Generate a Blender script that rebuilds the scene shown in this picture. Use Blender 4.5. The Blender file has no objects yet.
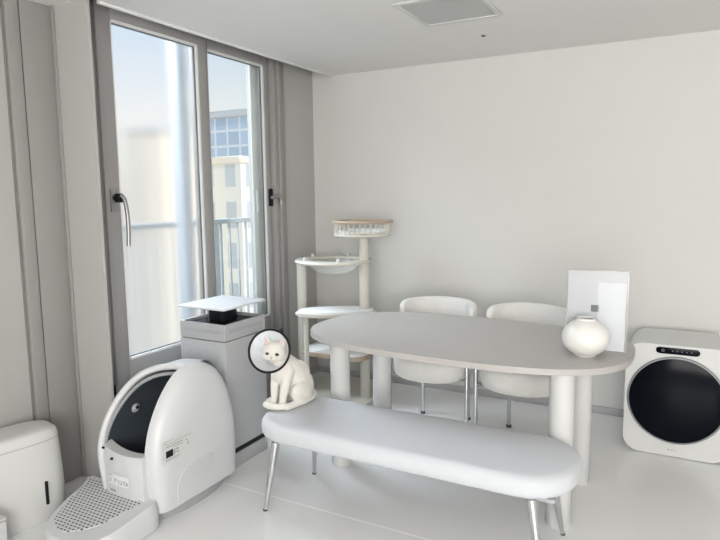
import bpy, bmesh, math, random
from mathutils import Vector, Matrix, Euler
PI = math.pi
random.seed(7)
scene = bpy.context.scene
COL = scene.collection

# ------------------------------------------------------------------ camera
PITCH, YAW, ROLL, FPX = .12400816, -.495796989, -.0109663, 607.08
f = Vector((math.sin(YAW)*math.cos(PITCH), math.cos(YAW)*math.cos(PITCH), -math.sin(PITCH)))
r0 = Vector((math.cos(YAW), -math.sin(YAW), 0)); u0 = r0.cross(f)
cr, sr = math.cos(ROLL), math.sin(ROLL)
r = cr*r0 + sr*u0; u = -sr*r0 + cr*u0
cam = bpy.data.cameras.new('camera'); cam_ob = bpy.data.objects.new('camera', cam); COL.objects.link(cam_ob)
cam.sensor_width = 36; cam.lens = FPX*36/720; cam.clip_start = .05; cam.clip_end = 500
m = Matrix((( r.x, u.x, -f.x, 0), (r.y, u.y, -f.y, 0), (r.z, u.z, -f.z, 1.415), (0, 0, 0, 1)))
cam_ob.matrix_world = m
scene.camera = cam_ob

# ------------------------------------------------------------------ world, daylight, exposure
scene.view_settings.view_transform = 'Standard'; scene.view_settings.look = 'None'
scene.view_settings.exposure = 0.0; scene.view_settings.gamma = 1.0
scene.view_settings.use_curve_mapping = False
world = bpy.data.worlds.new('world'); scene.world = world; world.use_nodes = True
nt = world.node_tree; nt.nodes.clear()
wo = nt.nodes.new('ShaderNodeOutputWorld'); bg = nt.nodes.new('ShaderNodeBackground')
tc = nt.nodes.new('ShaderNodeTexCoord'); sep = nt.nodes.new('ShaderNodeSeparateXYZ')
ramp = nt.nodes.new('ShaderNodeValToRGB')
ramp.color_ramp.elements[0].position = 0.0; ramp.color_ramp.elements[0].color = (.80, .80, .78, 1)
ramp.color_ramp.elements[1].position = .75; ramp.color_ramp.elements[1].color = (.42, .64, .95, 1)
e = ramp.color_ramp.elements.new(.10); e.color = (.97, .97, .94, 1)
e = ramp.color_ramp.elements.new(.32); e.color = (.54, .75, .98, 1)
nt.links.new(tc.outputs['Generated'], sep.inputs[0]); nt.links.new(sep.outputs['Z'], ramp.inputs[0])
nt.links.new(ramp.outputs[0], bg.inputs[0]); nt.links.new(bg.outputs[0], wo.inputs[0])
bg.inputs[1].default_value = 1.0

def area(name, loc, rot, sx, sy, energy, col):
    l = bpy.data.lights.new(name, 'AREA'); l.shape = 'RECTANGLE'; l.size = sx; l.size_y = sy
    l.energy = energy; l.color = col
    o = bpy.data.objects.new(name, l); COL.objects.link(o); o.location = loc; o.rotation_euler = rot
    return o
# fill light brightening the room, set in an added opening behind the camera
area('fill_rear_opening', (.9, -2.12, 1.40), (PI/2, 0, 0), 2.6, 1.6, 182, (1.0, .985, .955))
# daylight falling in through the balcony window from the open sky above the railing
area('daylight_balcony_window', (-5.2, 2.5, 4.6), Euler((0, math.radians(-50), 0)), 2.4, 4.0, 850, (.84, .93, 1.0))
sun = bpy.data.lights.new('sun', 'SUN'); sun.energy = 2.6; sun.angle = math.radians(3); sun.color = (1.0, .95, .88)
sun_ob = bpy.data.objects.new('sun', sun); COL.objects.link(sun_ob)
sun_ob.rotation_euler = Vector((.84, -.16, .52)).to_track_quat('Z', 'Y').to_euler()      # shines on the facades opposite; the room's own walls keep it out

# ------------------------------------------------------------------ materials
def mat(name, col, rough=.5, metal=0.0, noise=0.0, nscale=8.0, bump=0.0, bscale=200.0, spec=.5, coat=0.0, sheen=0.0):
    m = bpy.data.materials.new(name); m.use_nodes = True
    t = m.node_tree; b = t.nodes['Principled BSDF']
    b.inputs['Base Color'].default_value = (*col, 1); b.inputs['Roughness'].default_value = rough
    b.inputs['Metallic'].default_value = metal; b.inputs['Specular IOR Level'].default_value = spec
    b.inputs['Coat Weight'].default_value = coat; b.inputs['Sheen Weight'].default_value = sheen
    co = t.nodes.new('ShaderNodeTexCoord')
    n = t.nodes.new('ShaderNodeTexNoise'); n.inputs['Scale'].default_value = nscale; n.inputs['Detail'].default_value = 4
    mx = t.nodes.new('ShaderNodeMix'); mx.data_type = 'RGBA'
    mx.inputs[6].default_value = (*[c*(1-noise) for c in col], 1)
    mx.inputs[7].default_value = (*[min(1, c*(1+noise)) for c in col], 1)
    t.links.new(co.outputs['Object'], n.inputs['Vector']); t.links.new(n.outputs['Fac'], mx.inputs[0])
    t.links.new(mx.outputs[2], b.inputs['Base Color'])
    if bump:
        n2 = t.nodes.new('ShaderNodeTexNoise'); n2.inputs['Scale'].default_value = bscale; n2.inputs['Detail'].default_value = 3
        bp = t.nodes.new('ShaderNodeBump'); bp.inputs['Strength'].default_value = bump; bp.inputs['Distance'].default_value = .004
        t.links.new(co.outputs['Object'], n2.inputs['Vector']); t.links.new(n2.outputs['Fac'], bp.inputs['Height'])
        t.links.new(bp.outputs[0], b.inputs['Normal'])
    return m

def glass_mat(name, tint, haze=0.0, refl=.06, hazecol=(.9, .93, .96), rough=0.0):
    m = bpy.data.materials.new(name); m.use_nodes = True
    t = m.node_tree; t.nodes.clear()
    out = t.nodes.new('ShaderNodeOutputMaterial'); tr = t.nodes.new('ShaderNodeBsdfTransparent'); gl = t.nodes.new('ShaderNodeBsdfGlossy')
    tr.inputs[0].default_value = (*tint, 1); gl.inputs['Roughness'].default_value = rough
    mx = t.nodes.new('ShaderNodeMixShader'); mx.inputs[0].default_value = refl
    t.links.new(tr.outputs[0], mx.inputs[1]); t.links.new(gl.outputs[0], mx.inputs[2])
    last = mx
    if haze:
        tl = t.nodes.new('ShaderNodeBsdfTranslucent'); df = t.nodes.new('ShaderNodeBsdfDiffuse')
        tl.inputs[0].default_value = (*hazecol, 1); df.inputs[0].default_value = (*hazecol, 1)
        h = t.nodes.new('ShaderNodeMixShader'); h.inputs[0].default_value = .5
        t.links.new(tl.outputs[0], h.inputs[1]); t.links.new(df.outputs[0], h.inputs[2])
        m2 = t.nodes.new('ShaderNodeMixShader'); m2.inputs[0].default_value = haze
        t.links.new(mx.outputs[0], m2.inputs[1]); t.links.new(h.outputs[0], m2.inputs[2]); last = m2
    t.links.new(last.outputs[0], out.inputs[0])
    return m

def soft_glass(name, clear, haze, hazecol, rough):
    """pane with a film that blurs what lies behind it"""
    m = bpy.data.materials.new(name); m.use_nodes = True; t = m.node_tree; t.nodes.clear()
    out = t.nodes.new('ShaderNodeOutputMaterial'); tr = t.nodes.new('ShaderNodeBsdfTransparent'); rf = t.nodes.new('ShaderNodeBsdfRefraction')
    rf.inputs['IOR'].default_value = 1.03; rf.inputs['Roughness'].default_value = rough
    df = t.nodes.new('ShaderNodeBsdfDiffuse'); df.inputs[0].default_value = (*hazecol, 1)
    a = t.nodes.new('ShaderNodeMixShader'); a.inputs[0].default_value = 1-clear
    t.links.new(tr.outputs[0], a.inputs[1]); t.links.new(rf.outputs[0], a.inputs[2])
    b = t.nodes.new('ShaderNodeMixShader'); b.inputs[0].default_value = haze
    t.links.new(a.outputs[0], b.inputs[1]); t.links.new(df.outputs[0], b.inputs[2]); t.links.new(b.outputs[0], out.inputs[0])
    return m
M = {}
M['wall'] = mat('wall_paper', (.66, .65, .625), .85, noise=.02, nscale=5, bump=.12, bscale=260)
M['wall_window'] = mat('wall_paper_grey_shaded', (.44, .435, .415), .85, noise=.02, nscale=5, bump=.12, bscale=260)  # greyer than the back wall: backlit shade put into the paper's colour
M['ceiling'] = mat('ceiling_paper', (.76, .75, .73), .9, noise=.015, bump=.08, bscale=300)
M['trim'] = mat('trim_film', (.32, .308, .295), .5, noise=.03, nscale=3)
M['groove'] = mat('trim_groove', (.22, .21, .20), .6)
M['baseboard'] = mat('baseboard_film', (.43, .43, .43), .5)
M['frame'] = mat('window_frame_pvc', (.31, .30, .293), .42, noise=.02, nscale=3)
M['frame_white'] = mat('window_bead', (.70, .70, .69), .4)
M['gasket'] = mat('rubber_gasket', (.20, .205, .21), .6)
M['handle'] = mat('handle_metal', (.36, .35, .34), .35, metal=.7)
M['black'] = mat('black_plastic', (.007, .008, .010), .55, spec=.25)
M['glass'] = glass_mat('clear_glass', (.97, .985, .985))
M['glass_hazy'] = soft_glass('hazy_glass', .34, .06, (.70, .72, .75), .42)
M['white_pl'] = mat('white_plastic', (.62, .625, .635), .34, noise=.01)
M['white_pl2'] = mat('white_plastic_warm', (.62, .62, .605), .38, noise=.01)
M['grey_pl'] = mat('grey_plastic', (.36, .37, .38), .45)
M['drum'] = mat('drum_dark', (.055, .066, .078), .35)
M['purifier'] = mat('purifier_shell', (.41, .415, .42), .5, noise=.02)
M['table'] = mat('table_stone', (.43, .41, .39), .42, noise=.05, nscale=6, bump=.03, bscale=120)
M['table_leg'] = mat('table_leg_paint', (.62, .62, .61), .45, noise=.01)
M['boucle'] = mat('chair_fabric', (.70, .69, .66), .9, noise=.04, nscale=60, bump=.5, bscale=240, sheen=.2)
M['bench'] = mat('bench_fabric', (.57, .585, .615), .8, noise=.03, nscale=14, bump=.2, bscale=320, sheen=.15)
M['chrome'] = mat('chrome', (.62, .63, .64), .16, metal=1.0)
M['foot'] = mat('foot_cap', (.06, .06, .06), .5)
M['vase'] = mat('glazed_ceramic', (.74, .73, .70), .3, noise=.01)
M['cat'] = mat('white_fur', (.72, .69, .64), .95, noise=.05, nscale=40, bump=.6, bscale=160, sheen=.3)
M['cat_pink'] = mat('ear_skin', (.62, .50, .47), .8)
M['cat_nose'] = mat('nose_skin', (.55, .36, .33), .6)
M['eye'] = mat('eye_iris', (.16, .20, .20), .15)
M['pupil'] = mat('eye_pupil', (.006, .006, .007), .1)
M['cone'] = glass_mat('cone_plastic', (.97, .97, .99), haze=.58, refl=.04, hazecol=(.98, .98, .985), rough=.2)
M['cream'] = mat('cat_tree_paint', (.60, .575, .515), .6, noise=.02)
M['plush'] = mat('plush', (.82, .82, .82), .95, bump=.5, bscale=260, sheen=.3)
M['wood'] = mat('pale_wood', (.44, .34, .26), .55, noise=.12, nscale=14)
M['clear'] = glass_mat('clear_acrylic', (.95, .955, .96), haze=.08, refl=.015, rough=.25)
M['bowl'] = glass_mat('clouded_acrylic', (.96, .96, .95), haze=.42, refl=.06, hazecol=(.85, .84, .81), rough=.1)
M['paper'] = mat('white_paper', (.74, .745, .755), .7)
M['print_grey'] = mat('print_grey', (.61, .61, .615), .6, noise=.02)
M['ink'] = mat('dark_ink', (.08, .085, .10), .6)
M['ink_soft'] = mat('pale_print', (.34, .345, .35), .6)
M['ink_grey'] = mat('grey_ink', (.36, .37, .38), .6)
M['dark_glass'] = mat('dark_door_glass', (.003, .004, .007), .16, spec=.08)
M['ring'] = mat('door_ring', (.22, .225, .23), .4, metal=.3)
M['panel'] = mat('ceiling_panel', (.50, .50, .49), .55)
M['rail'] = mat('balcony_rail', (.42, .44, .44), .45)
M['rail_pale'] = mat('pale_blue_metal', (.50, .54, .58), .5)
M['concrete'] = mat('balcony_slab', (.34, .35, .36), .8, noise=.04)

def floor_mat():
    m = mat('porcelain_tile', (.81, .81, .81), .24, noise=.035, nscale=1.6, spec=.45)
    t = m.node_tree; b = t.nodes['Principled BSDF']
    src = b.inputs['Base Color'].links[0].from_socket
    co = t.nodes.new('ShaderNodeTexCoord'); mp = t.nodes.new('ShaderNodeMapping')
    mp.inputs['Location'].default_value = (30, -0.19, 0)
    br = t.nodes.new('ShaderNodeTexBrick'); br.offset = 0; br.squash = 1
    br.inputs['Scale'].default_value = 1; br.inputs['Brick Width'].default_value = 60; br.inputs['Row Height'].default_value = 2.0
    br.inputs['Mortar Size'].default_value = .006; br.inputs['Mortar Smooth'].default_value = .3
    mx = t.nodes.new('ShaderNodeMix'); mx.data_type = 'RGBA'; mx.inputs[7].default_value = (.97, .97, .97, 1)
    t.links.new(co.outputs['Object'], mp.inputs[0]); t.links.new(mp.outputs[0], br.inputs['Vector'])
    t.links.new(br.outputs['Fac'], mx.inputs[0]); t.links.new(src, mx.inputs[6]); t.links.new(mx.outputs[2], b.inputs['Base Color'])
    return m
M['floor'] = floor_mat()

def slot_mat():
    """white tread pierced by rows of short dark slots"""
    m = mat('pierced_tread', (.62, .625, .63), .45)
    t = m.node_tree; b = t.nodes['Principled BSDF']; src = b.inputs['Base Color'].links[0].from_socket
    co = t.nodes.new('ShaderNodeTexCoord')
    br = t.nodes.new('ShaderNodeTexBrick'); br.offset = .5
    br.inputs['Scale'].default_value = 1; br.inputs['Brick Width'].default_value = .021; br.inputs['Row Height'].default_value = .0155
    br.inputs['Mortar Size'].default_value = .0044; br.inputs['Mortar Smooth'].default_value = .0
    br.inputs['Color1'].default_value = br.inputs['Color2'].default_value = (.03, .032, .036, 1)
    mx = t.nodes.new('ShaderNodeMix'); mx.data_type = 'RGBA'; mx.inputs[6].default_value = (.035, .037, .042, 1)
    t.links.new(co.outputs['Object'], br.inputs['Vector']); t.links.new(br.outputs['Fac'], mx.inputs[0])
    t.links.new(src, mx.inputs[7]); t.links.new(mx.outputs[2], b.inputs['Base Color'])
    return m
M['tread'] = slot_mat()

def perf_mat():
    """purifier side with fine round perforation rows"""
    m = mat('perforated_shell', (.41, .415, .42), .55)
    t = m.node_tree; b = t.nodes['Principled BSDF']; src = b.inputs['Base Color'].links[0].from_socket
    co = t.nodes.new('ShaderNodeTexCoord'); v = t.nodes.new('ShaderNodeTexVoronoi'); v.inputs['Scale'].default_value = 90
    v.inputs['Randomness'].default_value = 0
    lt = t.nodes.new('ShaderNodeMath'); lt.operation = 'LESS_THAN'; lt.inputs[1].default_value = .28
    mx = t.nodes.new('ShaderNodeMix'); mx.data_type = 'RGBA'; mx.inputs[7].default_value = (.28, .285, .29, 1)
    t.links.new(co.outputs['Object'], v.inputs['Vector']); t.links.new(v.outputs['Distance'], lt.inputs[0])
    t.links.new(lt.outputs[0], mx.inputs[0]); t.links.new(src, mx.inputs[6]); t.links.new(mx.outputs[2], b.inputs['Base Color'])
    return m
M['perf'] = perf_mat()

def facade_mat(name, wall, pane, bw, rh, mortar):
    m = mat(name, wall, .7)
    t = m.node_tree; b = t.nodes['Principled BSDF']
    co = t.nodes.new('ShaderNodeTexCoord'); sp = t.nodes.new('ShaderNodeSeparateXYZ'); ad = t.nodes.new('ShaderNodeMath'); cb = t.nodes.new('ShaderNodeCombineXYZ')
    br = t.nodes.new('ShaderNodeTexBrick'); br.offset = 0
    br.inputs['Scale'].default_value = 1; br.inputs['Brick Width'].default_value = bw; br.inputs['Row Height'].default_value = rh
    br.inputs['Mortar Size'].default_value = mortar; br.inputs['Mortar Smooth'].default_value = 0
    br.inputs['Color1'].default_value = (*pane, 1); br.inputs['Color2'].default_value = (*[c*.86 for c in pane], 1)
    br.inputs['Mortar'].default_value = (*wall, 1)
    t.links.new(co.outputs['Object'], sp.inputs[0]); t.links.new(sp.outputs['X'], ad.inputs[0]); t.links.new(sp.outputs['Y'], ad.inputs[1])
    t.links.new(ad.outputs[0], cb.inputs['X']); t.links.new(sp.outputs['Z'], cb.inputs['Y'])
    t.links.new(cb.outputs[0], br.inputs['Vector']); t.links.new(br.outputs['Color'], b.inputs['Base Color'])
    return m
M['tower'] = facade_mat('tower_facade', (.88, .90, .92), (.60, .71, .84), 1.3, 1.26, .10)
M['cream_block'] = facade_mat('cream_facade', (.90, .87, .80), (.66, .70, .72), 1.7, 2.5, .45)
M['cream_plain'] = mat('cream_render', (.92, .84, .71), .8, noise=.04, nscale=.4)

# ------------------------------------------------------------------ mesh helpers
def box(bm, c, s, bev=0.0, seg=3, rot=None):
    ret = bmesh.ops.create_cube(bm, size=1)
    vs = ret['verts']
    bmesh.ops.scale(bm, vec=s, verts=vs)
    if bev:
        es = list({e for v in vs for e in v.link_edges})
        g = bmesh.ops.bevel(bm, geom=es, offset=bev, segments=seg, profile=.5, affect='EDGES')
        vs = list({v for fc in g['faces'] for v in fc.verts} | {v for v in vs if v.is_valid})
    if rot: bmesh.ops.rotate(bm, cent=(0, 0, 0), matrix=rot, verts=vs)
    bmesh.ops.translate(bm, vec=c, verts=vs)
    return vs
def box2(bm, a, b, bev=0.0, seg=3):
    return box(bm, [(p+q)/2 for p, q in zip(a, b)], [abs(q-p) for p, q in zip(a, b)], bev, seg)
def tube(bm, pts, rad, n=14, caps=True):
    pts = [Vector(p) for p in pts]
    R = rad if isinstance(rad, (list, tuple)) else [rad]*len(pts)
    rings = []; prev = None
    for i, p in enumerate(pts):
        d = (pts[min(i+1, len(pts)-1)] - pts[max(i-1, 0)]).normalized()
        if prev is None: a = d.orthogonal().normalized()
        else: a = (prev - d*prev.dot(d)).normalized()
        prev = a; b = d.cross(a)
        rings.append([bm.verts.new(p + R[i]*(math.cos(2*PI*k/n)*a + math.sin(2*PI*k/n)*b)) for k in range(n)])
    for A, B in zip(rings, rings[1:]):
        for k in range(n): bm.faces.new((A[k], A[(k+1) % n], B[(k+1) % n], B[k]))
    if caps:
        bm.faces.new(rings[0][::-1]); bm.faces.new(rings[-1])
def ring(bm, c, R, rr, n=48, k=10, mtx=None, squash=1.0):
    vs = []
    for i in range(n):
        t = 2*PI*i/n; row = []
        for j in range(k):
            s = 2*PI*j/k
            p = Vector(((R+rr*math.cos(s))*math.cos(t), (R+rr*math.cos(s))*math.sin(t), rr*squash*math.sin(s)))
            if mtx: p = mtx @ p
            row.append(bm.verts.new(p+Vector(c)))
        vs.append(row)
    for i in range(n):
        for j in range(k):
            bm.faces.new((vs[i][j], vs[(i+1) % n][j], vs[(i+1) % n][(j+1) % k], vs[i][(j+1) % k]))
def lathe(bm, prof, n=48, c=(0, 0, 0), mtx=None, close=False):
    rows = []
    for rad, z in prof:
        if rad < 1e-6: rows.append([bm.verts.new((mtx @ Vector((0, 0, z)) if mtx else Vector((0, 0, z))) + Vector(c))])
        else:
            row = []
            for i in range(n):
                p = Vector((rad*math.cos(2*PI*i/n), rad*math.sin(2*PI*i/n), z))
                if mtx: p = mtx @ p
                row.append(bm.verts.new(p+Vector(c)))
            rows.append(row)
    for A, B in zip(rows, rows[1:]):
        for i in range(n):
            j = (i+1) % n
            if len(A) == 1 and len(B) > 1: bm.faces.new((A[0], B[j], B[i]))
            elif len(B) == 1 and len(A) > 1: bm.faces.new((A[i], A[j], B[0]))
            elif len(A) > 1: bm.faces.new((A[i], A[j], B[j], B[i]))
def prism(bm, poly, z0, z1, bev=0.0, seg=3, axis='z', both=True):
    """extrude a polygon (list of 2-D points) along an axis; bevel the rims"""
    def P(a, b, h): return {'z': (a, b, h), 'x': (h, a, b), 'y': (a, h, b)}[axis]
    lo = [bm.verts.new(P(a, b, z0)) for a, b in poly]; hi = [bm.verts.new(P(a, b, z1)) for a, b in poly]
    n = len(poly)
    f0 = bm.faces.new(lo[::-1]); f1 = bm.faces.new(hi)
    for i in range(n): bm.faces.new((lo[i], lo[(i+1) % n], hi[(i+1) % n], hi[i]))
    if bev:
        es = list(f1.edges) + (list(f0.edges) if both else [])
        bmesh.ops.bevel(bm, geom=es, offset=bev, segments=seg, profile=.5, affect='EDGES')
def rrect(w, h, rad, n=8, cx=0, cy=0):
    out = []
    for qx, qy, a0 in ((1, 1, 0), (-1, 1, 90), (-1, -1, 180), (1, -1, 270)):
        for i in range(n+1):
            a = math.radians(a0 + 90*i/n)
            out.append((cx + qx*(w/2-rad) + rad*math.cos(a), cy + qy*(h/2-rad) + rad*math.sin(a)))
    return out
def superell(a, b, e, n=96):
    out = []
    for i in range(n):
        t = 2*PI*i/n; c, s = math.cos(t), math.sin(t)
        out.append((a*math.copysign(abs(c)**(2/e), c), b*math.copysign(abs(s)**(2/e), s)))
    return out
def catmull(P, n=6, closed=False):
    P = [Vector(p) for p in P]; out = []; N = len(P)
    rng = range(N) if closed else range(N-1)
    for i in rng:
        g = (lambda k: P[k % N]) if closed else (lambda k: P[max(0, min(N-1, k))])
        p0, p1, p2, p3 = g(i-1), g(i), g(i+1), g(i+2)
        for k in range(n):
            t = k/n
            out.append(.5*((2*p1)+(p2-p0)*t+(2*p0-5*p1+4*p2-p3)*t*t+(3*p1-p0-3*p2+p3)*t**3))
    if not closed: out.append(P[-1])
    return out
def obj(name, bm, m, parent=None, smooth=40, kind=None):
    bmesh.ops.recalc_face_normals(bm, faces=bm.faces)
    me = bpy.data.meshes.new(name); bm.to_mesh(me); bm.free()
    me.materials.append(M[m] if isinstance(m, str) else m)
    if smooth:
        me.shade_smooth(); me.set_sharp_from_angle(angle=math.radians(smooth))
    o = bpy.data.objects.new(name, me); COL.objects.link(o)
    if parent: o.parent = parent
    if kind: o['kind'] = kind
    return o
def struct(name, bm, m, parent=None, smooth=30): return obj(name, bm, m, parent, smooth, None if parent else 'structure')
def tag(o, label, cat, group=None):
    o['label'] = label; o['category'] = cat
    if group: o['group'] = group
    return o
def thing(name, label, cat, loc=(0, 0, 0), rz=0, group=None):
    o = bpy.data.objects.new(name, None); COL.objects.link(o); o.empty_display_size = .1
    o.location = loc; o.rotation_euler = (0, 0, rz)
    return tag(o, label, cat, group)
NB = bmesh.new

# ------------------------------------------------------------------ room shell
XW, YB, H = -2.58, 4.04, 2.30
XN = -2.68          # near part of the window wall
XR, YF = 2.5, -2.0
b = NB(); box2(b, (-2.78, YF-.1, -.1), (XR+.1, YB+.1, 0)); struct('floor', b, 'floor')
b = NB(); box2(b, (-2.80, YB, -.1), (XR+.1, YB+.12, 2.62)); struct('wall_back', b, 'wall')
b = NB()
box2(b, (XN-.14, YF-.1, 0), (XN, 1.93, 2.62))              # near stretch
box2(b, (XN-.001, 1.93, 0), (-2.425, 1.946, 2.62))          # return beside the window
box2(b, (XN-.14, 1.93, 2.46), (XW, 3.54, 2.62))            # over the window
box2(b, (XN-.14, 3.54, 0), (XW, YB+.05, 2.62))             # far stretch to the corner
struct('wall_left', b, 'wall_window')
b = NB()
box2(b, (-2.41, YF-.1, H), (XR+.1, YB+.05, H+.1))
box2(b, (XN-.1, YF-.1, H), (-2.41, 1.93, H+.1))
box2(b, (-2.41, 1.93, H+.05), (-2.36, YB+.05, 2.60)); box2(b, (XN-.1, 1.93, 2.50), (-2.36, YB+.05, 2.60))        # lid of the curtain recess
struct('ceiling', b, 'ceiling')
b = NB(); box2(b, (-2.432, 1.99, 2.292), (-2.405, YB-.001, 2.33), .004, 2); struct('trim_1', b, 'ceiling')
b = NB(); box2(b, (XR, YF-.1, -.1), (XR+.12, YB+.1, 2.62)); struct('wall_right', b, 'wall')
b = NB()
box2(b, (-2.80, YF-.14, -.1), (-.5, YF, 2.62)); box2(b, (2.3, YF-.14, -.1), (XR+.1, YF, 2.62))
box2(b, (-.5, YF-.14, -.1), (2.3, YF, .55)); box2(b, (-.5, YF-.14, 2.28), (2.3, YF, 2.62))
struct('wall_front', b, 'wall')
b = NB()
for a, c in (((-.5, .55), (-.43, 2.28)), ((2.23, .55), (2.3, 2.28)), ((.87, .55), (.93, 2.28)), ((-.5, .55), (2.3, .62)), ((-.5, 2.21), (2.3, 2.28))):
    box2(b, (a[0], YF-.10, a[1]), (c[0], YF-.02, c[1]), .005, 2)
struct('fill_window', b, 'frame')  # added window, never in view, built to house the rear fill light
b = NB(); box2(b, (XW, YB-.012, 0), (XR, YB, .048), .003, 2); struct('baseboard_back', b, 'baseboard')
b = NB(); box2(b, (XW, 3.63, 0), (XW+.012, YB-.012, .048), .003, 2); struct('baseboard_left', b, 'baseboard')

# door-casing style trims on the near stretch of the window wall
b = NB()
box2(b, (XN, 1.700, 0), (XN+.022, 1.760, H), .004, 2)
box2(b, (XN, 1.768, 0), (XN+.014, 1.929, H), .004, 2)
struct('trim_2', b, 'trim')
b = NB(); box2(b, (XN, 1.690, 0), (XN+.006, 1.699, H)); box2(b, (XN, 1.760, 0), (XN+.005, 1.768, H)); struct('trim_3', b, 'groove')
b = NB(); box2(b, (XN+.014, 1.918, 0), (XN+.034, 1.930, H), .003, 2); struct('trim_4', b, 'trim')
# casing right of the window
b = NB()
box2(b, (-2.60, 3.506, 0), (-2.515, 3.538, 2.49), .004, 2); box2(b, (XW-.01, 3.546, 0), (-2.555, 3.625, 2.49), .004, 2)
struct('trim_5', b, 'trim')
b = NB(); box2(b, (-2.57, 3.538, 0), (-2.535, 3.546, 2.49)); struct('trim_6', b, 'frame_white')

# balcony window: fixed frame, two sashes with panes and handles
b = NB()
box2(b, (-2.64, 1.947, 0), (-2.53, 2.05, 2.46), .004, 2)           # near jamb
box2(b, (-2.64, 3.465, 0), (-2.53, 3.505, 2.46), .004, 2)           # far jamb
box2(b, (-2.64, 1.947, 2.36), (-2.53, 3.505, 2.46), .004, 2)       # head
box2(b, (-2.64, 1.947, 0), (-2.53, 3.505, .47), .004, 2)           # lower panel
win = struct('window_1', b, 'frame')
def sash(y0, y1, z0, z1, x0, x1, gy0, gy1, gz0, gz1, pane):
    b = NB()
    box2(b, (x0, y0, z0), (x1, gy0, z1), .005, 2); box2(b, (x0, gy1, z0), (x1, y1, z1), .005, 2)
    box2(b, (x0, gy0, z0), (x1, gy1, gz0), .004, 2); box2(b, (x0, gy0, gz1), (x1, gy1, z1), .004, 2)
    s = struct('sash_frame', b, 'frame', win)
    b = NB(); t = .012
    for (p, q) in (((gy0-.003, gz0-.003), (gy0+t, gz1+.003)), ((gy1-t, gz0-.003), (gy1+.003, gz1+.003)), ((gy0, gz0-.003), (gy1, gz0+t)), ((gy0, gz1-t), (gy1, gz1+.003))):
        box2(b, (x1-.022, p[0], p[1]), (x1-.006, q[0], q[1]), .002, 1)
    struct('glazing_bead', b, 'frame_white', s)
    b = NB(); t = .006
    for (p, q) in (((gy0, gz0), (gy0+t+.012, gz1)), ((gy1-t-.012, gz0), (gy1, gz1)), ((gy0, gz0), (gy1, gz0+t+.012)), ((gy0, gz1-t-.012), (gy1, gz1))):
        box2(b, (x1-.031, p[0], p[1]), (x1-.024, q[0], q[1]))
    struct('gasket', b, 'gasket', s)
    b = NB(); box2(b, (x0+.018, gy0, gz0), (x0+.024, gy1, gz1)); struct('pane', b, pane, s)
    return s
s1 = sash(2.045, 2.80, .47, 2.37, -2.565, -2.515, 2.130, 2.735, .572, 2.275, 'glass_hazy')
s2 = sash(2.76, 3.468, .47, 2.37, -2.612, -2.567, 2.865, 3.415, .572, 2.285, 'glass')
b = NB(); box2(b, (-2.636, 3.335, .47), (-2.622, 3.43, 2.36), .003, 2); struct('outer_jamb', b, 'frame_white', win)
# lever handle on the near sash stile
b = NB(); box2(b, (-2.515, 2.066, 1.34), (-2.503, 2.098, 1.455), .003, 2); hp = obj('handle_plate', b, 'handle', s1)
b = NB(); tube(b, [(-2.503, 2.084, 1.41), (-2.468, 2.084, 1.41)], .011, 12); box2(b, (-2.488, 2.070, 1.388), (-2.462, 2.104, 1.432), .004, 2); obj('handle_hub', b, 'black', hp)
b = NB(); tube(b, catmull([(-2.468, 2.088, 1.425), (-2.462, 2.108, 1.405), (-2.462, 2.122, 1.33), (-2.464, 2.125, 1.24), (-2.466, 2.122, 1.17)], 6), .0105, 12); obj('handle_lever', b, 'handle', hp)
b = NB(); box2(b, (-2.567, 3.425, 1.34), (-2.553, 3.461, 1.46), .003, 2); hp = obj('handle_plate', b, 'black', s2)
b = NB(); tube(b, [(-2.553, 3.443, 1.40), (-2.525, 3.443, 1.40)], .012, 12)
tube(b, catmull([(-2.523, 3.438, 1.405), (-2.510, 3.468, 1.41), (-2.508, 3.490, 1.39), (-2.508, 3.494, 1.35)], 6), .011, 12); obj('handle_lever', b, 'handle', hp)
b = NB(); box2(b, (-2.62, 3.352, 1.30), (-2.608, 3.376, 1.45), .003, 2); obj('finger_pull', b, 'paper', s2)

# ceiling panel and sprinkler
t = thing('ceiling_light', 'square grey flush light panel switched off in the ceiling', 'ceiling light', (-1.068, 2.91, H))
b = NB()
for (p, q) in (((-.205, -.215), (.205, -.188)), ((-.205, .188), (.205, .215)), ((-.205, -.188), (-.182, .188)), ((.182, -.188), (.205, .188))):
    box2(b, (p[0], p[1], -.010), (q[0], q[1], 0), .002, 2)
obj('frame', b, 'white_pl2', t)
b = NB(); box2(b, (-.182, -.188, -.006), (.182, .188, 0)); obj('diffuser', b, 'panel', t)
t = thing('ceiling_sprinkler', 'tiny dark round sprinkler hole in the ceiling beside the square light panel', 'sprinkler', (-1.07, 3.474, H))
b = NB(); lathe(b, [(0, -.004), (.016, -.004), (.024, -.002), (.026, 0), (0, 0)], 24); obj('cover_ring', b, 'white_pl2', t)
b = NB(); lathe(b, [(0, -.009), (.010, -.008), (.012, -.004), (0, -.004)], 20); obj('head', b, 'black', t)

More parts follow.
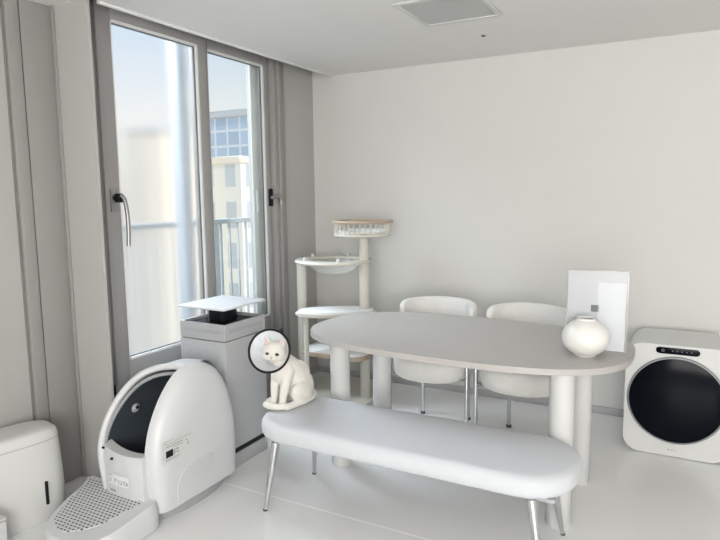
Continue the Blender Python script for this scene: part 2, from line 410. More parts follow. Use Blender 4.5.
# ------------------------------------------------------------------ outside: balcony and buildings
b = NB(); box2(b, (-4.10, -.5, -.25), (-2.82, 6.5, -.02)); struct('trim_8', b, 'concrete')
b = NB(); box2(b, (-3.06, 3.04, -.02), (-2.98, 3.12, 2.9), .006, 2); struct('trim_7', b, 'rail_pale')
t = thing('balcony_railing', 'pale metal balcony railing with thin upright bars seen through the window glass', 'railing', (-3.95, 3.2, -.02))
b = NB(); box2(b, (-.03, -3.6, 1.17), (.03, 3.3, 1.215), .006, 2); obj('top_rail', b, 'rail', t)
b = NB(); box2(b, (-.02, -3.6, .08), (.02, 3.3, .115), .004, 2); obj('bottom_rail', b, 'rail', t)
for k in range(-1, 3):
    b = NB(); box2(b, (-.024, k*1.25-.05, 0), (.024, k*1.25, 1.17), .003, 1); obj('post', b, 'rail', t)
for k in range(26):
    y = -1.45 + k*.125
    b = NB(); box2(b, (-.009, y-.009, .115), (.009, y+.009, 1.17)); obj('baluster', b, 'rail', t)

t = thing('glass_tower', 'blue glass office tower with white floor bands beyond the right window pane', 'building', (-33.5, 46, -26), math.radians(0))
b = NB(); box2(b, (-2.7, -6, 0), (12, 6, 33.8)); obj('facade', b, 'tower', t, 0)
b = NB(); box2(b, (-2.9, -6.2, 33.8), (12.2, 6.2, 34.4), .1, 1); obj('parapet', b, 'frame_white', t)
t = thing('apartment_block', 'low cream apartment block with pale windows standing before the blue glass tower', 'building', (-25.0, 32.0, -26))
b = NB(); box2(b, (-1.25, -3, 0), (1.25, 3, 29.3)); obj('facade', b, 'cream_block', t, 0)
b = NB(); box2(b, (-1.35, -3.1, 29.3), (1.35, 3.1, 29.8), .1, 1); obj('parapet', b, 'cream_plain', t)
t = thing('apartment_tower', 'warm cream apartment building blurred behind the hazy left window pane', 'building', (-27.6, 27.0, -26))
b = NB(); box2(b, (-1.3, -1.7, 0), (1.2, 1.7, 30.9)); obj('facade', b, 'cream_plain', t, 0)
b = NB(); box2(b, (-1.4, -1.8, 30.9), (1.25, 1.8, 31.4), .1, 1); obj('parapet', b, 'frame_white', t)

# ------------------------------------------------------------------ dining table
t = thing('dining_table', 'long oval pale greige dining table on white column legs beside the back wall', 'table', (-.965, 2.82, 0))
b = NB(); rt = Matrix.Rotation(math.radians(-2), 2)
poly = [tuple(rt @ Vector(p)) for p in superell(.787, .452, 2.75)]
prism(b, poly, .694, .72, .010, 4); obj('tabletop', b, 'table', t, 50)
for (x, y) in ((-.592, -.17), (-.528, .19), (.535, -.262), (.548, .19)):
    b = NB(); lathe(b, [(0, .694), (.051, .694), (.051, .010), (.048, .006), (.048, 0), (0, 0)], 40, (x, y, 0)); obj('leg', b, 'table_leg', t)

# ------------------------------------------------------------------ upholstered bench
t = thing('bench', 'long pale grey upholstered bench on slim chrome legs before the dining table', 'bench', (-1.008, 2.275, 0))
b = NB()
rows = []
NR = 14
zc, hh = .374, .044
for i in range(NR+1):
    a = -PI/2 + PI*i/NR
    off = .047*(1-abs(math.cos(a))**.8)
    z = zc + hh*math.copysign(abs(math.sin(a))**.75, a)
    rows.append([b.verts.new((x, y, z)) for x, y in rrect(1.398-2*off, .455-2*off, .19-off*.8, 10)])
n = len(rows[0])
for A, B in zip(rows, rows[1:]):
    for k in range(n): b.faces.new((A[k], A[(k+1) % n], B[(k+1) % n], B[k]))
b.faces.new(rows[0][::-1]); b.faces.new(rows[-1])
seat = obj('seat', b, 'bench', t, 60)
b = NB(); ns = rrect(1.386, .443, .185, 12); tube(b, [(x, y, .352) for x, y in ns+ns[:1]], .003, 6, False); obj('piping', b, 'bench', seat)
b = NB(); box2(b, (-.64, -.16, .312), (.64, .16, .328), .004, 2); obj('base_board', b, 'grey_pl', t)
for sx in (-1, 1):
    for sy in (-1, 1):
        x0, y0, x1, y1 = (.560 if sx > 0 else -.572), sy*.165, sx*.612, sy*.205
        b = NB(); tube(b, [(x1, y1, 0), (x1-sx*.003, y1-sy*.003, .02), (x0, y0, .318)], [.0085, .009, .020], 18); lg = obj('leg', b, 'chrome', t)
        b = NB(); lathe(b, [(0, 0), (.010, 0), (.010, .008), (0, .008)], 14, (x1, y1, 0)); obj('foot_cap', b, 'foot', lg)

# ------------------------------------------------------------------ dining chairs
def make_chair(label):
    t = thing('dining_chair', label, 'chair', (0, 0, 0), 0, 'dining chairs')
    b = NB(); rows = []
    for i in range(13):
        a = -PI/2 + PI*i/12
        off = .05*(1-abs(math.cos(a))**.7); z = .425 + .055*math.copysign(abs(math.sin(a))**.8, a)
        rows.append([b.verts.new((x*(1-off/.25), y*(1-off/.25), z - (.02*(1-(x/.25)**2) if i < 4 else -.006*(1-(x/.25)**2)))) for x, y in superell(.228, .24, 3.2, 60)])
    for A, B in zip(rows, rows[1:]):
        for k in range(60): b.faces.new((A[k], A[(k+1) % 60], B[(k+1) % 60], B[k]))
    b.faces.new(rows[0][::-1]); b.faces.new(rows[-1])
    st = obj('seat', b, 'boucle', t, 60)
    b = NB(); ns = superell(.225, .237, 3.2, 60); tube(b, [(x, y, .432) for x, y in ns+ns[:1]], .003, 6, False); obj('piping', b, 'boucle', st)
    # wrap-around backrest
    b = NB(); sec = rrect(.046, .128, .022, 5); N = 28; rr = []
    for i in range(N+1):
        ph = math.radians(-98 + 196*i/N); k = 1.0
        endk = min(i, N-i); sc = 1 if endk > 2 else (.55, .82, .95)[endk]
        ring_ = []
        for (d, h) in sec:
            R = .201 + d*sc
            ring_.append(b.verts.new((R*math.sin(ph)*1.06, .035+R*math.cos(ph)*.95, .715 + h*sc - .018*(1-math.cos(ph))*.5)))
        rr.append(ring_)
    q = len(sec)
    for A, B in zip(rr, rr[1:]):
        for k in range(q): b.faces.new((A[k], A[(k+1) % q], B[(k+1) % q], B[k]))
    b.faces.new(rr[0][::-1]); b.faces.new(rr[-1])
    obj('backrest', b, 'boucle', t, 60)
    for sx in (-1, 1):
        b = NB(); tube(b, [(sx*.229, -.16, 0), (sx*.229, -.16, .46)], .0125, 14); l = obj('leg', b, 'chrome', t)
        b = NB(); lathe(b, [(0, 0), (.0135, 0), (.0135, .012), (0, .012)], 14, (sx*.229, -.16, 0)); obj('foot_cap', b, 'foot', l)
        b = NB(); tube(b, catmull([(sx*.148, .235, 0), (sx*.148, .235, .40), (sx*.148, .262, .52), (sx*.15, .262, .70)], 5), .0115, 14); l = obj('leg', b, 'chrome', t)
        b = NB(); lathe(b, [(0, 0), (.016, 0), (.016, .014), (0, .014)], 14, (sx*.148, .235, 0)); obj('foot_cap', b, 'foot', l)
    b = NB()
    for sx in (-1, 1):
        tube(b, [(sx*.229, -.16, .372), (sx*.16, .0, .366), (sx*.148, .235, .372)], .009, 10)
    tube(b, [(-.232, -.16, .372), (.232, -.16, .372)], .009, 10)
    obj('seat_frame', b, 'chrome', t)
    return t
def dup(root, loc, rz, label):
    rr = root.copy(); COL.objects.link(rr); rr.location = loc; rr.rotation_euler = (0, 0, rz); rr['label'] = label
    for ch in list(root.children):
        c = ch.copy(); COL.objects.link(c); c.parent = rr
        for g in ch.children:
            d = g.copy(); COL.objects.link(d); d.parent = c
    return rr
ch = make_chair('cream upholstered chair at the table, nearer the cat tree, its back clear of the vase')
ch.location = (-1.288, 3.31, 0); ch.rotation_euler = (0, 0, math.radians(5))
dup(ch, (-.757, 3.31, 0), math.radians(-1), 'cream upholstered chair at the table, standing right behind the round white vase')

# ------------------------------------------------------------------ vase and framed print on the table
t = thing('vase', 'round white ceramic moon vase standing on the right end of the table', 'vase', (-.362, 2.69, .72))
b = NB(); pr = []
for i in range(25):
    a = math.radians(-62 + 126*i/24); pr.append((.097*math.cos(a), .083+.086*math.sin(a)))
pr = [(0, 0), (.042, 0), (.044, .004)] + pr + [(.038, .162), (.0395, .170), (.036, .172), (.034, .168), (.034, .160), (.075, .13), (.085, .085), (.06, .03), (0, .012)]
lathe(b, [(a, c*.955) for a, c in pr], 56); obj('body', b, 'vase', t, 60)
t = thing('acrylic_frame', 'clear acrylic poster stand with pale grey and white print behind the vase', 'picture frame', (-.338, 2.80, .72), math.radians(3))
t.rotation_euler = (math.radians(-3), 0, math.radians(3))
b = NB(); box2(b, (-.122, -.006, 0), (.122, .0, .352), .001, 1); obj('clear_panel', b, 'clear', t)
b = NB(); box2(b, (-.120, .0015, .002), (.120, .0035, .350)); pt = obj('print', b, 'print_grey', t, 0)
b = NB(); box2(b, (.006, .0002, .002), (.119, .0014, .300)); obj('white_block', b, 'paper', pt, 0)
b = NB(); box2(b, (-.022, .0002, .170), (.012, .0012, .200), 0); obj('dark_square', b, 'ink', pt, 0)
b = NB(); box2(b, (.122, -.008, 0), (.128, .008, .352), .001, 1); box2(b, (-.128, -.008, .349), (.128, .008, .353), .001, 1); obj('edge', b, 'bowl', t)

# ------------------------------------------------------------------ compact drum washer
t = thing('washing_machine', 'compact white front-loading washer with large round black door by the back wall', 'washing machine', (-.012, 3.72, 0))
b = NB(); prism(b, rrect(.502, .606, .085, 12, .002, .307), -.205, .20, .028, 5, 'y'); body = obj('body', b, 'white_pl2', t, 50)
b = NB(); box2(b, (-.20, -.17, .001), (.20, .17, .02), .006, 2); obj('plinth', b, 'grey_pl', t)
for sx in (-1, 1):
    for sy in (-1, 1):
        b = NB(); lathe(b, [(0, 0), (.02, 0), (.02, .012), (0, .012)], 16, (sx*.19, sy*.14, 0)); obj('foot', b, 'foot', t)
my = Matrix.Rotation(math.radians(90), 3, 'X')          # local z -> -y
b = NB(); lathe(b, [(.205, 0), (.238, .0), (.238, .006), (.234, .011), (.227, .012), (.205, .010)], 72, (0, -.203, .314), my); dr = obj('door_ring', b, 'ring', t)
b = NB(); lathe(b, [(.228, .004), (.227, .013), (.20, .019), (.13, .027), (.06, .031), (0, .032)], 72, (0, -.203, .314), my); obj('door_glass', b, 'dark_glass', t)
b = NB(); prism(b, rrect(.206, .034, .0165, 8, -.003, .580), -.209, -.200, .002, 2, 'y'); cp = obj('control_panel', b, 'dark_glass', t)
b = NB()
ring(b, (-.072, -.2095, .580), .006, .0009, 20, 6, my)
obj('panel_icon', b, 'ink_grey', cp)
b = NB()
for k in range(5): box2(b, (-.03+k*.022, -.2098, .579), (-.024+k*.022, -.2088, .581))
obj('indicator_marks', b, 'ink_grey', cp)
b = NB()
for k, w in enumerate((.007, .002, .006, .002, .006)):
    box2(b, (-.028+k*.0085, -.2058, .036), (-.028+k*.0085+w, -.2046, .043))
obj('logo', b, 'ink_grey', body)

# ------------------------------------------------------------------ air purifier
t = thing('air_purifier', 'tall pale grey box air purifier with raised flat lid before the window', 'air purifier', (-2.170, 2.464, 0))
W, D = .152, .165
b = NB(); box2(b, (-W+.004, -D+.004, 0), (W-.004, D-.004, .075), .004, 2); obj('base', b, 'purifier', t)
b = NB(); box2(b, (-W+.012, -D+.012, .075), (W-.012, D-.012, .106)); obj('base_recess', b, 'black', t)
b = NB(); box2(b, (-W, -D, .106), (W, D, .68), .004, 2); obj('body', b, 'perf', t)
b = NB()
tk = .012
for (p, q) in (((-W, -D), (W, -D+tk)), ((-W, D-tk), (W, D)), ((-W, -D+tk), (-W+tk, D-tk)), ((W-tk, -D+tk), (W, D-tk))):
    box2(b, (p[0], p[1], .684), (q[0], q[1], .770), .002, 1)
col = obj('upper_collar', b, 'purifier', t)
b = NB(); box2(b, (-W*.8, -D-.0012, .722), (W*.8, -D+.002, .738)); box2(b, (W-.002, -D*.8, .722), (W+.0012, D*.8, .738)); obj('groove', b, 'grey_pl', col)
b = NB(); box2(b, (-W+tk, -D+tk, .680), (W-tk, D-tk, .752)); obj('outlet_grille', b, 'black', t)
b = NB(); box2(b, (-.05, -.055, .752), (.05, .055, .842), .004, 2); obj('lid_post', b, 'black', t)
b = NB(); box2(b, (-.158, -.17, .842), (.158, .175, .853), .003, 2); obj('lid', b, 'white_pl', t)

# ------------------------------------------------------------------ self-cleaning cat litter box with step
t = thing('cat_litter_box', 'big white domed automatic cat litter box with dark drum and perforated step', 'litter box', (-2.17, 2.0, 0))
arch = [(-.248, .03), (-.260, .15), (-.262, .27), (-.238, .39), (-.203, .47), (-.155, .543), (-.092, .606), (-.03, .640), (.05, .651), (.122, .632), (.186, .588), (.240, .508), (.274, .40), (.287, .25), (.286, .03)]
archs = [(p.x, p.y) for p in catmull([Vector((a, c, 0)) for a, c in arch], 5)]
def shrink(P, k, cy=0.0, cz=.33): return [(cy+(a-cy)*k, cz+(c-cz)*k) for a, c in P]
# side covers: pillowed arches
def cover(x_in, x_out, name):
    b = NB(); sgn = 1 if x_out > x_in else -1; levels = [(0, 1.0), (.25, .993), (.48, .972), (.68, .94), (.82, .895), (.92, .83), (.98, .74), (1.0, .62)]
    rows = []
    for tt, k in levels:
        x = x_in + (x_out-x_in)*tt
        rows.append([b.verts.new((x, y, max(.05, z))) for y, z in [(a*k, .03+(c-.03)*k) for a, c in archs]])
    n = len(archs)
    for A, B in zip(rows, rows[1:]):
        for k in range(n): b.faces.new((A[k], A[(k+1) % n], B[(k+1) % n], B[k]))
    b.faces.new(rows[0][::-1]); b.faces.new(rows[-1])
    return obj(name, b, 'white_pl', t, 50)
right = cover(.165, .240, 'side_cover')
HOOP = [(-.066, -.262, .05), (-.072, -.276, .17), (-.074, -.286, .29), (-.072, -.268, .385), (-.062, -.230, .47), (-.043, -.170, .55), (-.012, -.104, .608), (.04, -.050, .636), (.11, -.015, .645), (.175, .0, .645)]
HP = catmull(HOOP, 5)
def loft(shrink_, yend, name, m, bulge):
    """smooth shell running back from the opening's edge curve to a rear curve"""
    b = NB(); rows = []
    for k in range(9):
        tt = k/8; row = []
        for p in HP:
            q_ = Vector((.02, 0, .05)); d_ = Vector((p.x-q_.x, 0, p.z-q_.z))
            sc = shrink_*(1 + bulge*math.sin(PI*min(1, tt*1.15))*.5 - .42*max(0, tt-.45)**1.6)
            x = q_.x + d_.x*sc; z = max(.032, q_.z + d_.z*(shrink_*(1 - .55*max(0, tt-.35)**1.7)))
            row.append(b.verts.new((x, p.y*(1-tt)**1.2 + yend*(1-(1-tt)**1.2), z)))
        rows.append(row)
    n = len(HP)
    for A, B in zip(rows, rows[1:]):
        for k in range(n-1): b.faces.new((A[k], A[k+1], B[k+1], B[k]))
    e0 = b.verts.new((.19, yend, .04)); last = rows[-1]
    b.faces.new(last[:]+[e0])
    return obj(name, b, m, t, 50)
loft(1.0, .262, 'rear_shell', 'white_pl', .10)
# lower front: bowed outward in plan, with a dipped upper lip
b = NB(); NX, NZ = 24, 12; g = []; g2 = []
for i in range(NX+1):
    tx = i/NX; x = -.083 + .262*tx
    bow = -.022*(1-((tx-.55)/.55)**2)
    ztop = .326 + .012*(2*tx-1)**2 - .025*tx
    col_ = []; col2 = []
    for j in range(NZ+1):
        z = .035 + (ztop-.035)*j/NZ
        y = -.276 + bow + (.0 if z > .1 else -.006*(1-(z-.035)/.065))
        col_.append(b.verts.new((x, y, z))); col2.append(b.verts.new((x, y+.05, z)))
    g.append(col_); g2.append(col2)
for i in range(NX):
    for j in range(NZ):
        b.faces.new((g[i][j], g[i+1][j], g[i+1][j+1], g[i][j+1])); b.faces.new((g2[i][j], g2[i][j+1], g2[i+1][j+1], g2[i+1][j]))
    b.faces.new((g[i][NZ], g[i+1][NZ], g2[i+1][NZ], g2[i][NZ])); b.faces.new((g[i][0], g2[i][0], g2[i+1][0], g[i+1][0]))
for i in (0, NX):
    for j in range(NZ): b.faces.new((g[i][j], g[i][j+1], g2[i][j+1], g2[i][j]))
front = obj('front_panel', b, 'white_pl', t, 50)
# hoop round the opening, grey seal inside it, dark drum behind
def off_hoop(k, dy): return [Vector((.02+(p.x-.02)*k, p.y+dy, .05+(p.z-.05)*k)) for p in HP]
b = NB(); tube(b, off_hoop(.985, 0.0), .0155, 16); obj('opening_rim', b, 'white_pl', t)
b = NB(); tube(b, off_hoop(.925, .010)[10:], .009, 8); obj('seal', b, 'grey_pl', t)
drum = loft(.93, .21, 'drum', 'drum', .06)
b = NB(); vs = [b.verts.new((.1635, a, c)) for a, c in shrink(archs, .93) if c > .12]; b.faces.new(vs); obj('drum_wall', b, 'drum', drum, 0)
RY = Matrix.Rotation(math.radians(80), 3, 'Y')
b = NB(); lathe(b, [(0, .014), (.012, .014), (.020, .008), (.024, -.006), (0, -.006)], 24, (-.060, -.098, .440), RY); obj('sensor_boss', b, 'grey_pl', drum)
b = NB(); lathe(b, [(0, .018), (.007, .018), (.009, .013), (0, .013)], 20, (-.060, -.098, .440), RY); obj('sensor', b, 'black', drum)
# sensors and printed sticker on the front panel, label and hatch on the right cover
for (x, z) in ((-.054, .318), (.010, .284)):
    b = NB(); box(b, (x, -.278-.022*(1-(((x+.083)/.262-.55)/.55)**2), z), (.014, .014, .010), .004, 2)
    obj('sensor_window', b, 'black', front)
def fy(x): return -.276-.022*(1-(((x+.083)/.262-.55)/.55)**2)-.004
b = NB(); sx0, sx1 = -.020, .110; K = 8
for i in range(K):
    xa = sx0+(sx1-sx0)*i/K; xb = sx0+(sx1-sx0)*(i+1)/K
    vs = [b.verts.new((xa, fy(xa), .167)), b.verts.new((xb, fy(xb), .167)), b.verts.new((xb, fy(xb), .217)), b.verts.new((xa, fy(xa), .217))]; b.faces.new(vs)
stk = obj('sticker', b, 'paper', front, 0)
b = NB()
for i, (x, w, z, h) in enumerate(((-.13, .008, .192, .008), (-.118, .012, .194, .006), (-.128, .014, .178, .004), (-.128, .012, .168, .005), (-.092, .004, .168, .022), (-.088, .014, .180, .004), (-.066, .004, .166, .018), (-.056, .012, .166, .004), (-.05, .004, .170, .016), (-.036, .012, .182, .004), (-.034, .004, .166, .016), (-.022, .010, .166, .014))):
    x += .115; z += .012; box(b, (x+w/2, fy(x+w/2)-.001, z+h/2), (w, .001, h))
obj('sticker_marks', b, 'ink_grey', stk, 0)
b = NB()
for k, w in enumerate((.006, .008, .005, .006)): box(b, (-.008+k*.0105, fy(-.004+k*.0105)-.0005, .140), (w, .0012, .010-.003*(k % 2)))
obj('logo', b, 'ink_grey', front, 0)
# right cover dressings (the flat of the cover is at x = .235 in the middle)
def cx_(y, z): return .2355
def lbl(y, z): return (y*.86-.088, .318+(z-.385)*.66)      # place on the cover, given in the label's own layout
def lbox(bm, y0, y1, z0, z1, xa, xb):
    a = lbl(y0, z0); c = lbl(y1, z1); box2(bm, (xa, a[0], a[1]), (xb, c[0], c[1]))
b = NB(); lbox(b, -.155, .055, .315, .455, .2385, .2412); lab = obj('care_label', b, 'white_pl2', right, 0)
b = NB()
for (y0, y1, z0, z1) in ((-.14, .04, .437, .441), (-.135, -.02, .417, .424), (-.09, -.02, .402, .407), (0, .01, .405, .418), (.012, .02, .375, .395), (-.085, -.075, .352, .388), (-.07, -.05, .376, .388), (-.07, -.05, .356, .366), (-.14, -.04, .335, .338), (-.14, -.05, .326, .329)):
    lbox(b, y0, y1, z0, z1, .2410, .2417)
obj('label_print', b, 'ink_soft', lab, 0)
b = NB(); lbox(b, -.138, -.090, .348, .394, .2410, .2418); obj('label_icon', b, 'black', lab, 0)
hp_ = [(-.150, .055), (-.150, .12), (-.135, .17), (-.10, .205), (-.04, .215), (.06, .215), (.085, .19), (.085, .055)]
b = NB(); prism(b, [(p.x, p.y) for p in catmull([Vector((a, c, 0)) for a, c in hp_], 4)], .225, .2425, .004, 2, 'x'); obj('waste_hatch', b, 'white_pl', right, 40)
b = NB(); prism(b, [(x*.97+.055, y*.97) for x, y in superell(.178, .275, 2.6, 60)], 0, .056, .006, 2); obj('base', b, 'grey_pl', t)
# step
def step_prof(scale, z):
    pass
b = NB()
so = [(-.225, -.22), (-.205, -.30), (-.170, -.43), (-.110, -.545), (-.04, -.59), (.06, -.60), (.17, -.58), (.225, -.50), (.235, -.38), (.228, -.255), (.15, -.24), (0, -.235)]
sop = [(p.x, p.y) for p in catmull([Vector((a, c, 0)) for a, c in so], 5, True)]
def top_z(y): return .075 + .05*(min(1, max(0, (y+.62)/.40)))
rows = []
for k, zf in ((1.0, 0.0), (1.0, .55), (.985, .85), (.955, 1.0)):
    rows.append([b.verts.new((a*k, -.42+(c+.42)*k, .004+(top_z(c)-.004)*zf)) for a, c in sop])
n = len(sop)
for A, B in zip(rows, rows[1:]):
    for k in range(n): b.faces.new((A[k], A[(k+1) % n], B[(k+1) % n], B[k]))
b.faces.new(rows[0][::-1]); b.faces.new(rows[-1])
stp = obj('step', b, 'white_pl', t, 50)
b = NB(); tr = [(-.202, -.24), (-.178, -.32), (-.138, -.43), (-.085, -.52), (-.025, -.55), (.03, -.555), (.115, -.49), (.150, -.38), (.160, -.268), (-.03, -.276)]
trp = [(p.x, p.y) for p in catmull([Vector((a, c, 0)) for a, c in tr], 5, True)]
lo = [b.verts.new((a, c, top_z(c)-.004)) for a, c in trp]; hi = [b.verts.new((a, c, top_z(c)+.0035)) for a, c in trp]; n = len(trp)
b.faces.new(hi); b.faces.new(lo[::-1])
for k in range(n): b.faces.new((lo[k], lo[(k+1) % n], hi[(k+1) % n], hi[k]))
obj('tread', b, 'tread', stp, 30)

# ------------------------------------------------------------------ white bin and small box in the near corner
t = thing('waste_bin', 'smooth white oval bin with a dark upright slot beside the litter box', 'bin', (-2.545, 1.462, 0), math.radians(-13))
b = NB(); rows = []
for z, k in ((0, .985), (.01, 1.02), (.20, 1.0), (.375, .955), (.395, .93), (.405, .88), (.411, .78), (.414, .5)):
    rows.append([b.verts.new((x*k, y*k, z)) for x, y in superell(.108, .225, 3.4, 64)])
for A, B in zip(rows, rows[1:]):
    for k in range(64): b.faces.new((A[k], A[(k+1) % 64], B[(k+1) % 64], B[k]))
b.faces.new(rows[0][::-1]); b.faces.new(rows[-1]); obj('body', b, 'white_pl2', t, 50)
b = NB(); ns = superell(.1065, .222, 3.4, 64); tube(b, [(x*.966, y*.966, .362) for x, y in ns+ns[:1]], .0022, 6, False); obj('lid_seam', b, 'grey_pl', t)
b = NB(); box2(b, (.100, .118, .08), (.1115, .131, .185), .003, 2); obj('level_slot', b, 'black', t)
t = thing('storage_box', 'small white box at the left picture edge before the oval bin', 'box', (-2.41, 1.235, 0))
b = NB(); box2(b, (-.05, -.11, 0), (.05, .11, .125), .006, 2); obj('body', b, 'white_pl', t)
b = NB(); box2(b, (-.051, -.111, .125), (.051, .111, .140), .005, 2); obj('lid', b, 'white_pl2', t)
b = NB(); box2(b, (-.014, .03, .140), (.03, .10, .166), .008, 3); obj('latch', b, 'grey_pl', t)

# ------------------------------------------------------------------ cat tree
t = thing('cat_tree', 'cream cat tree with slatted top basket, hammock ring and white perches in the corner', 'cat tree', (-2.12, 3.58, 0))
def L(x, y): return (x+2.12, y-3.58)
def post(x, y, z0, z1, rad, m='cream'):
    b = NB(); a, c = L(x, y); lathe(b, [(0, z0), (rad, z0), (rad, z1), (0, z1)], 28, (a, c, 0)); return obj('post', b, m, t)
b = NB(); prism(b, rrect(.62, .60, .09, 8, -.02, .02), 0, .03, .008, 3); obj('base', b, 'cream', t)
post(-1.905, 3.58, .03, 1.135, .034)
post(-2.37, 3.52, .03, .955, .034)
post(-2.235, 3.36, .03, .60, .017)
# top basket
a, c = L(-1.925, 3.60)
b = NB(); lathe(b, [(0, 1.135), (.182, 1.135), (.192, 1.142), (.192, 1.155), (.182, 1.16), (0, 1.16)], 56, (a, c, 0)); bk = obj('top_basket', b, 'cream', t)
b = NB(); lathe(b, [(.170, 1.228), (.204, 1.226), (.208, 1.234), (.202, 1.243), (.172, 1.243), (.168, 1.236), (.170, 1.228)], 56, (a, c, 0)); obj('rim', b, 'wood', bk)
b = NB(); lathe(b, [(0, 1.16), (.165, 1.16), (.171, 1.172), (.155, 1.182), (0, 1.178)], 48, (a, c, 0)); obj('cushion', b, 'plush', bk)
for k in range(32):
    an = 2*PI*k/32
    b = NB(); tube(b, [(a+.185*math.cos(an), c+.185*math.sin(an), 1.155), (a+.187*math.cos(an), c+.187*math.sin(an), 1.23)], .005, 6); obj('slat', b, 'cream', bk)
# hammock ring
a, c = L(-2.13, 3.56)
b = NB(); lathe(b, [(.18, .955), (.260, .955), (.268, .966), (.260, .977), (.18, .977), (.175, .966), (.18, .955)], 64, (a, c, 0)); hr = obj('hammock_ring', b, 'cream', t)
b = NB(); pr = [(.183, .972)]
for i in range(1, 13): s = i/12*PI/2; pr.append((.170*math.cos(s)**.7, .962-.085*math.sin(s)))
lathe(b, pr, 48, (a, c, 0)); obj('clear_bowl', b, 'bowl', hr, 60)
for k in range(5):
    an = 2*PI*k/5-.9; b = NB(); lathe(b, [(0, .975), (.012, .975), (.012, .995), (.006, 1.0), (0, 1.0)], 12, (a+.215*math.cos(an), c+.215*math.sin(an), 0)); obj('clip', b, 'white_pl', hr)
# leaf-shaped middle perch
pl = [(-2.30, 3.33), (-2.22, 3.29), (-2.08, 3.31), (-1.95, 3.40), (-1.83, 3.52), (-1.83, 3.62), (-1.93, 3.67), (-2.10, 3.60), (-2.22, 3.51), (-2.31, 3.42)]
plp = [(p.x, p.y) for p in catmull([Vector((*L(x, y), 0)) for x, y in pl], 5, True)]
b = NB(); prism(b, plp, .612, .634, .008, 3); mp = obj('middle_perch', b, 'cream', t, 50)
b = NB(); prism(b, [(x*.93, y*.93-.003) for x, y in plp], .632, .646, .009, 4, 'z', False); obj('pad', b, 'plush', mp, 50)
# lower perch
b = NB(); prism(b, rrect(.50, .32, .08, 8, .03, -.02), .318, .345, .006, 3); lp = obj('lower_perch', b, 'wood', t)
b = NB(); prism(b, rrect(.47, .29, .07, 8, .03, -.02), .344, .360, .008, 3, 'z', False); obj('pad', b, 'plush', lp)

# ------------------------------------------------------------------ cat with recovery cone
t = thing('cat', 'white cat in black-rimmed clear recovery cone sitting on the bench end', 'cat', (-1.652, 2.30, .4215), math.radians(-12))
def bake(name, bm, m, parent, voxel, smooth_it, sm=True):
    me = bpy.data.meshes.new(name); bm.to_mesh(me); bm.free()
    tmp = bpy.data.objects.new(name, me); COL.objects.link(tmp)
    md = tmp.modifiers.new('r', 'REMESH'); md.mode = 'VOXEL'; md.voxel_size = voxel
    ms = tmp.modifiers.new('s', 'SMOOTH'); ms.iterations = smooth_it; ms.factor = .5
    dg = bpy.context.evaluated_depsgraph_get(); dg.update()
    new = bpy.data.meshes.new_from_object(tmp.evaluated_get(dg)); new.name = name
    bpy.data.objects.remove(tmp); bpy.data.meshes.remove(me)
    new.materials.clear(); new.materials.append(M[m]); new.shade_smooth()
    o = bpy.data.objects.new(name, new); COL.objects.link(o); o.parent = parent
    return o
def ell(bm, c, rad, rot=None):
    ret = bmesh.ops.create_uvsphere(bm, u_segments=24, v_segments=16, radius=1)
    mx = Matrix.Translation(c) @ (rot.to_4x4() if rot else Matrix()) @ Matrix.Diagonal((*rad, 1))
    bmesh.ops.transform(bm, matrix=mx, verts=ret['verts'])
def chain(bm, pts, rads, n=4):
    P = catmull(pts, n); K = len(P)
    for i, p in enumerate(P):
        s = i/(K-1)*(len(rads)-1); j = min(int(s), len(rads)-2); rr_ = rads[j]+(rads[j+1]-rads[j])*(s-j)
        bmesh.ops.create_uvsphere(bm, u_segments=16, v_segments=10, radius=rr_, matrix=Matrix.Translation(p))
HC = Vector((-.010, -.060, .268))                         # head centre
HR = Euler((math.radians(4), math.radians(5), math.radians(36))).to_matrix(); HS = 1.10
def hd(x, y, z): return HC + HR @ Vector((x*HS, y*HS, z*HS))
b = NB()
ell(b, (0, .080, .072), (.072, .082, .070))                                   # haunches
chain(b, [(0, .085, .085), (0, .055, .130), (0, .015, .175), (0, -.012, .205)], [.072, .068, .060, .050], 5)
for s in (-1, 1):
    ell(b, (s*.058, .045, .058), (.032, .066, .055), Euler((math.radians(-18), 0, 0)).to_matrix())
    chain(b, [(s*.066, .05, .018), (s*.066, -.02, .016), (s*.064, -.055, .014)], [.020, .018, .017])
    chain(b, [(s*.034, -.018, .175), (s*.034, -.036, .11), (s*.030, -.048, .05), (s*.029, -.052, .02)], [.032, .024, .018, .017])
    ell(b, (s*.029, -.064, .013), (.019, .026, .013))
ell(b, (0, .075, .135), (.062, .062, .065)); ell(b, (0, -.03, .165), (.046, .036, .062))                                    # chest
chain(b, [(0, -.008, .205), (-.004, -.03, .235), HC], [.046, .040, .040])
# head
def hell(c, rad): ell(b, hd(*c), [k*HS for k in rad], HR)
hell((0, 0, .004), (.050, .044, .042)); hell((.024, -.014, -.012), (.026, .026, .022)); hell((-.024, -.014, -.012), (.026, .026, .022))
hell((0, -.036, -.016), (.022, .016, .015)); hell((0, -.034, -.002), (.011, .018, .014)); hell((0, -.030, -.030), (.015, .012, .010))
for s in (-1, 1):
    base = [hd(s*.010, .004, .036), hd(s*.046, .006, .020), hd(s*.030, .020, .026)]
    tip = hd(s*.041, .000, .074)
    vs = [b.verts.new(p) for p in base + [tip]]
    mid = sum(base, Vector())/3
    for i in range(3): b.faces.new((vs[i], vs[(i+1) % 3], vs[3]))
    b.faces.new(vs[:3][::-1])
    chain(b, [mid-Vector((0, 0, .008)), mid*.6+tip*.4, mid*.25+tip*.75], [.021, .014, .006], 4)
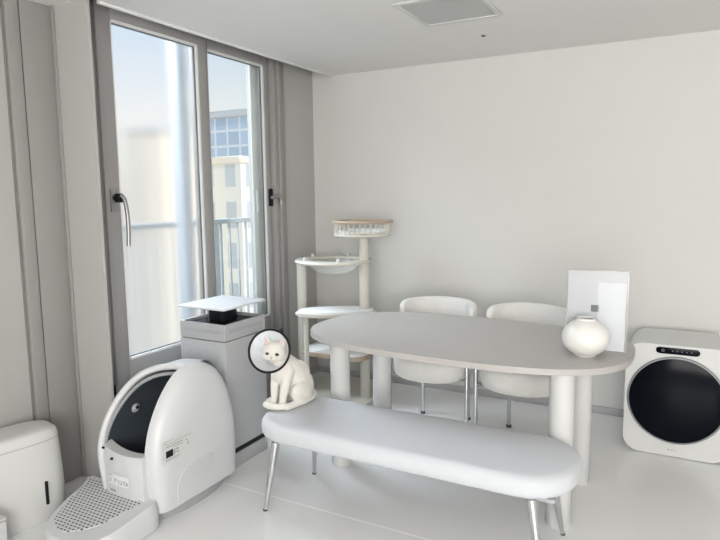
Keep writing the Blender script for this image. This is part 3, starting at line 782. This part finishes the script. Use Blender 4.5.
# tail swept round the left side to the front paws
chain(b, [(.0, .160, .030), (.04, .140, .022), (.066, .085, .019), (.070, .0, .018), (.056, -.066, .018), (.018, -.098, .018), (-.034, -.100, .018)], [.022, .018, .016, .015, .015, .016, .016], 20)
body = bake('body', b, 'cat', t, .0042, 5)
for s in (-1, 1):
    b = NB(); ell(b, hd(s*.0205, -.0395, .003), (.0108, .0065, .0070), HR @ Euler((0, math.radians(s*12), 0)).to_matrix()); ey = obj('eye', b, 'eye', t)
    b = NB(); ell(b, hd(s*.0205, -.0440, .003), (.0058, .0026, .0060), HR); obj('pupil', b, 'pupil', ey)
    b = NB()
    P = [hd(s*.018, -.006, .040), hd(s*.043, -.004, .030), hd(s*.0385, -.002, .064)]
    c3 = sum(P, Vector())/3 + HR @ Vector((0, .010, 0))
    vs = [b.verts.new(p + HR @ Vector((0, -.0045, 0))) for p in P] + [b.verts.new(c3)]
    b.faces.new(vs[:3]); b.faces.new((vs[0], vs[1], vs[3])); b.faces.new((vs[1], vs[2], vs[3])); b.faces.new((vs[2], vs[0], vs[3]))
    obj('inner_ear', b, 'cat_pink', t)
b = NB(); ell(b, hd(0, -.0515, -.009), (.0055, .004, .004), HR); obj('nose', b, 'cat_nose', t)
b = NB()
for s in (-1, 1): tube(b, catmull([hd(0, -.0535, -.014), hd(s*.002, -.053, -.020), hd(s*.010, -.049, -.0235)], 4), .0011, 6)
obj('mouth', b, 'cat_nose', t)
# cone
ax = Vector((.47, -.86, .34)).normalized()
q = ax.to_track_quat('Z', 'Y').to_matrix()
c0 = HC - ax*.050 + Vector((-.006, 0, -.002)); depth = .108
b = NB(); pr = [(.048, 0), (.097, depth), (.0975, depth+.0005), (.0985, depth), (.0495, -.001), (.048, 0)]
lathe(b, pr, 64, c0, q); cone = obj('recovery_cone', b, 'cone', t, 60)
b = NB(); ring(b, c0+ax*depth, .098, .0056, 64, 10, q); obj('rim', b, 'black', cone)
b = NB(); ring(b, c0, .0495, .004, 48, 8, q); obj('neck_band', b, 'white_pl', cone)
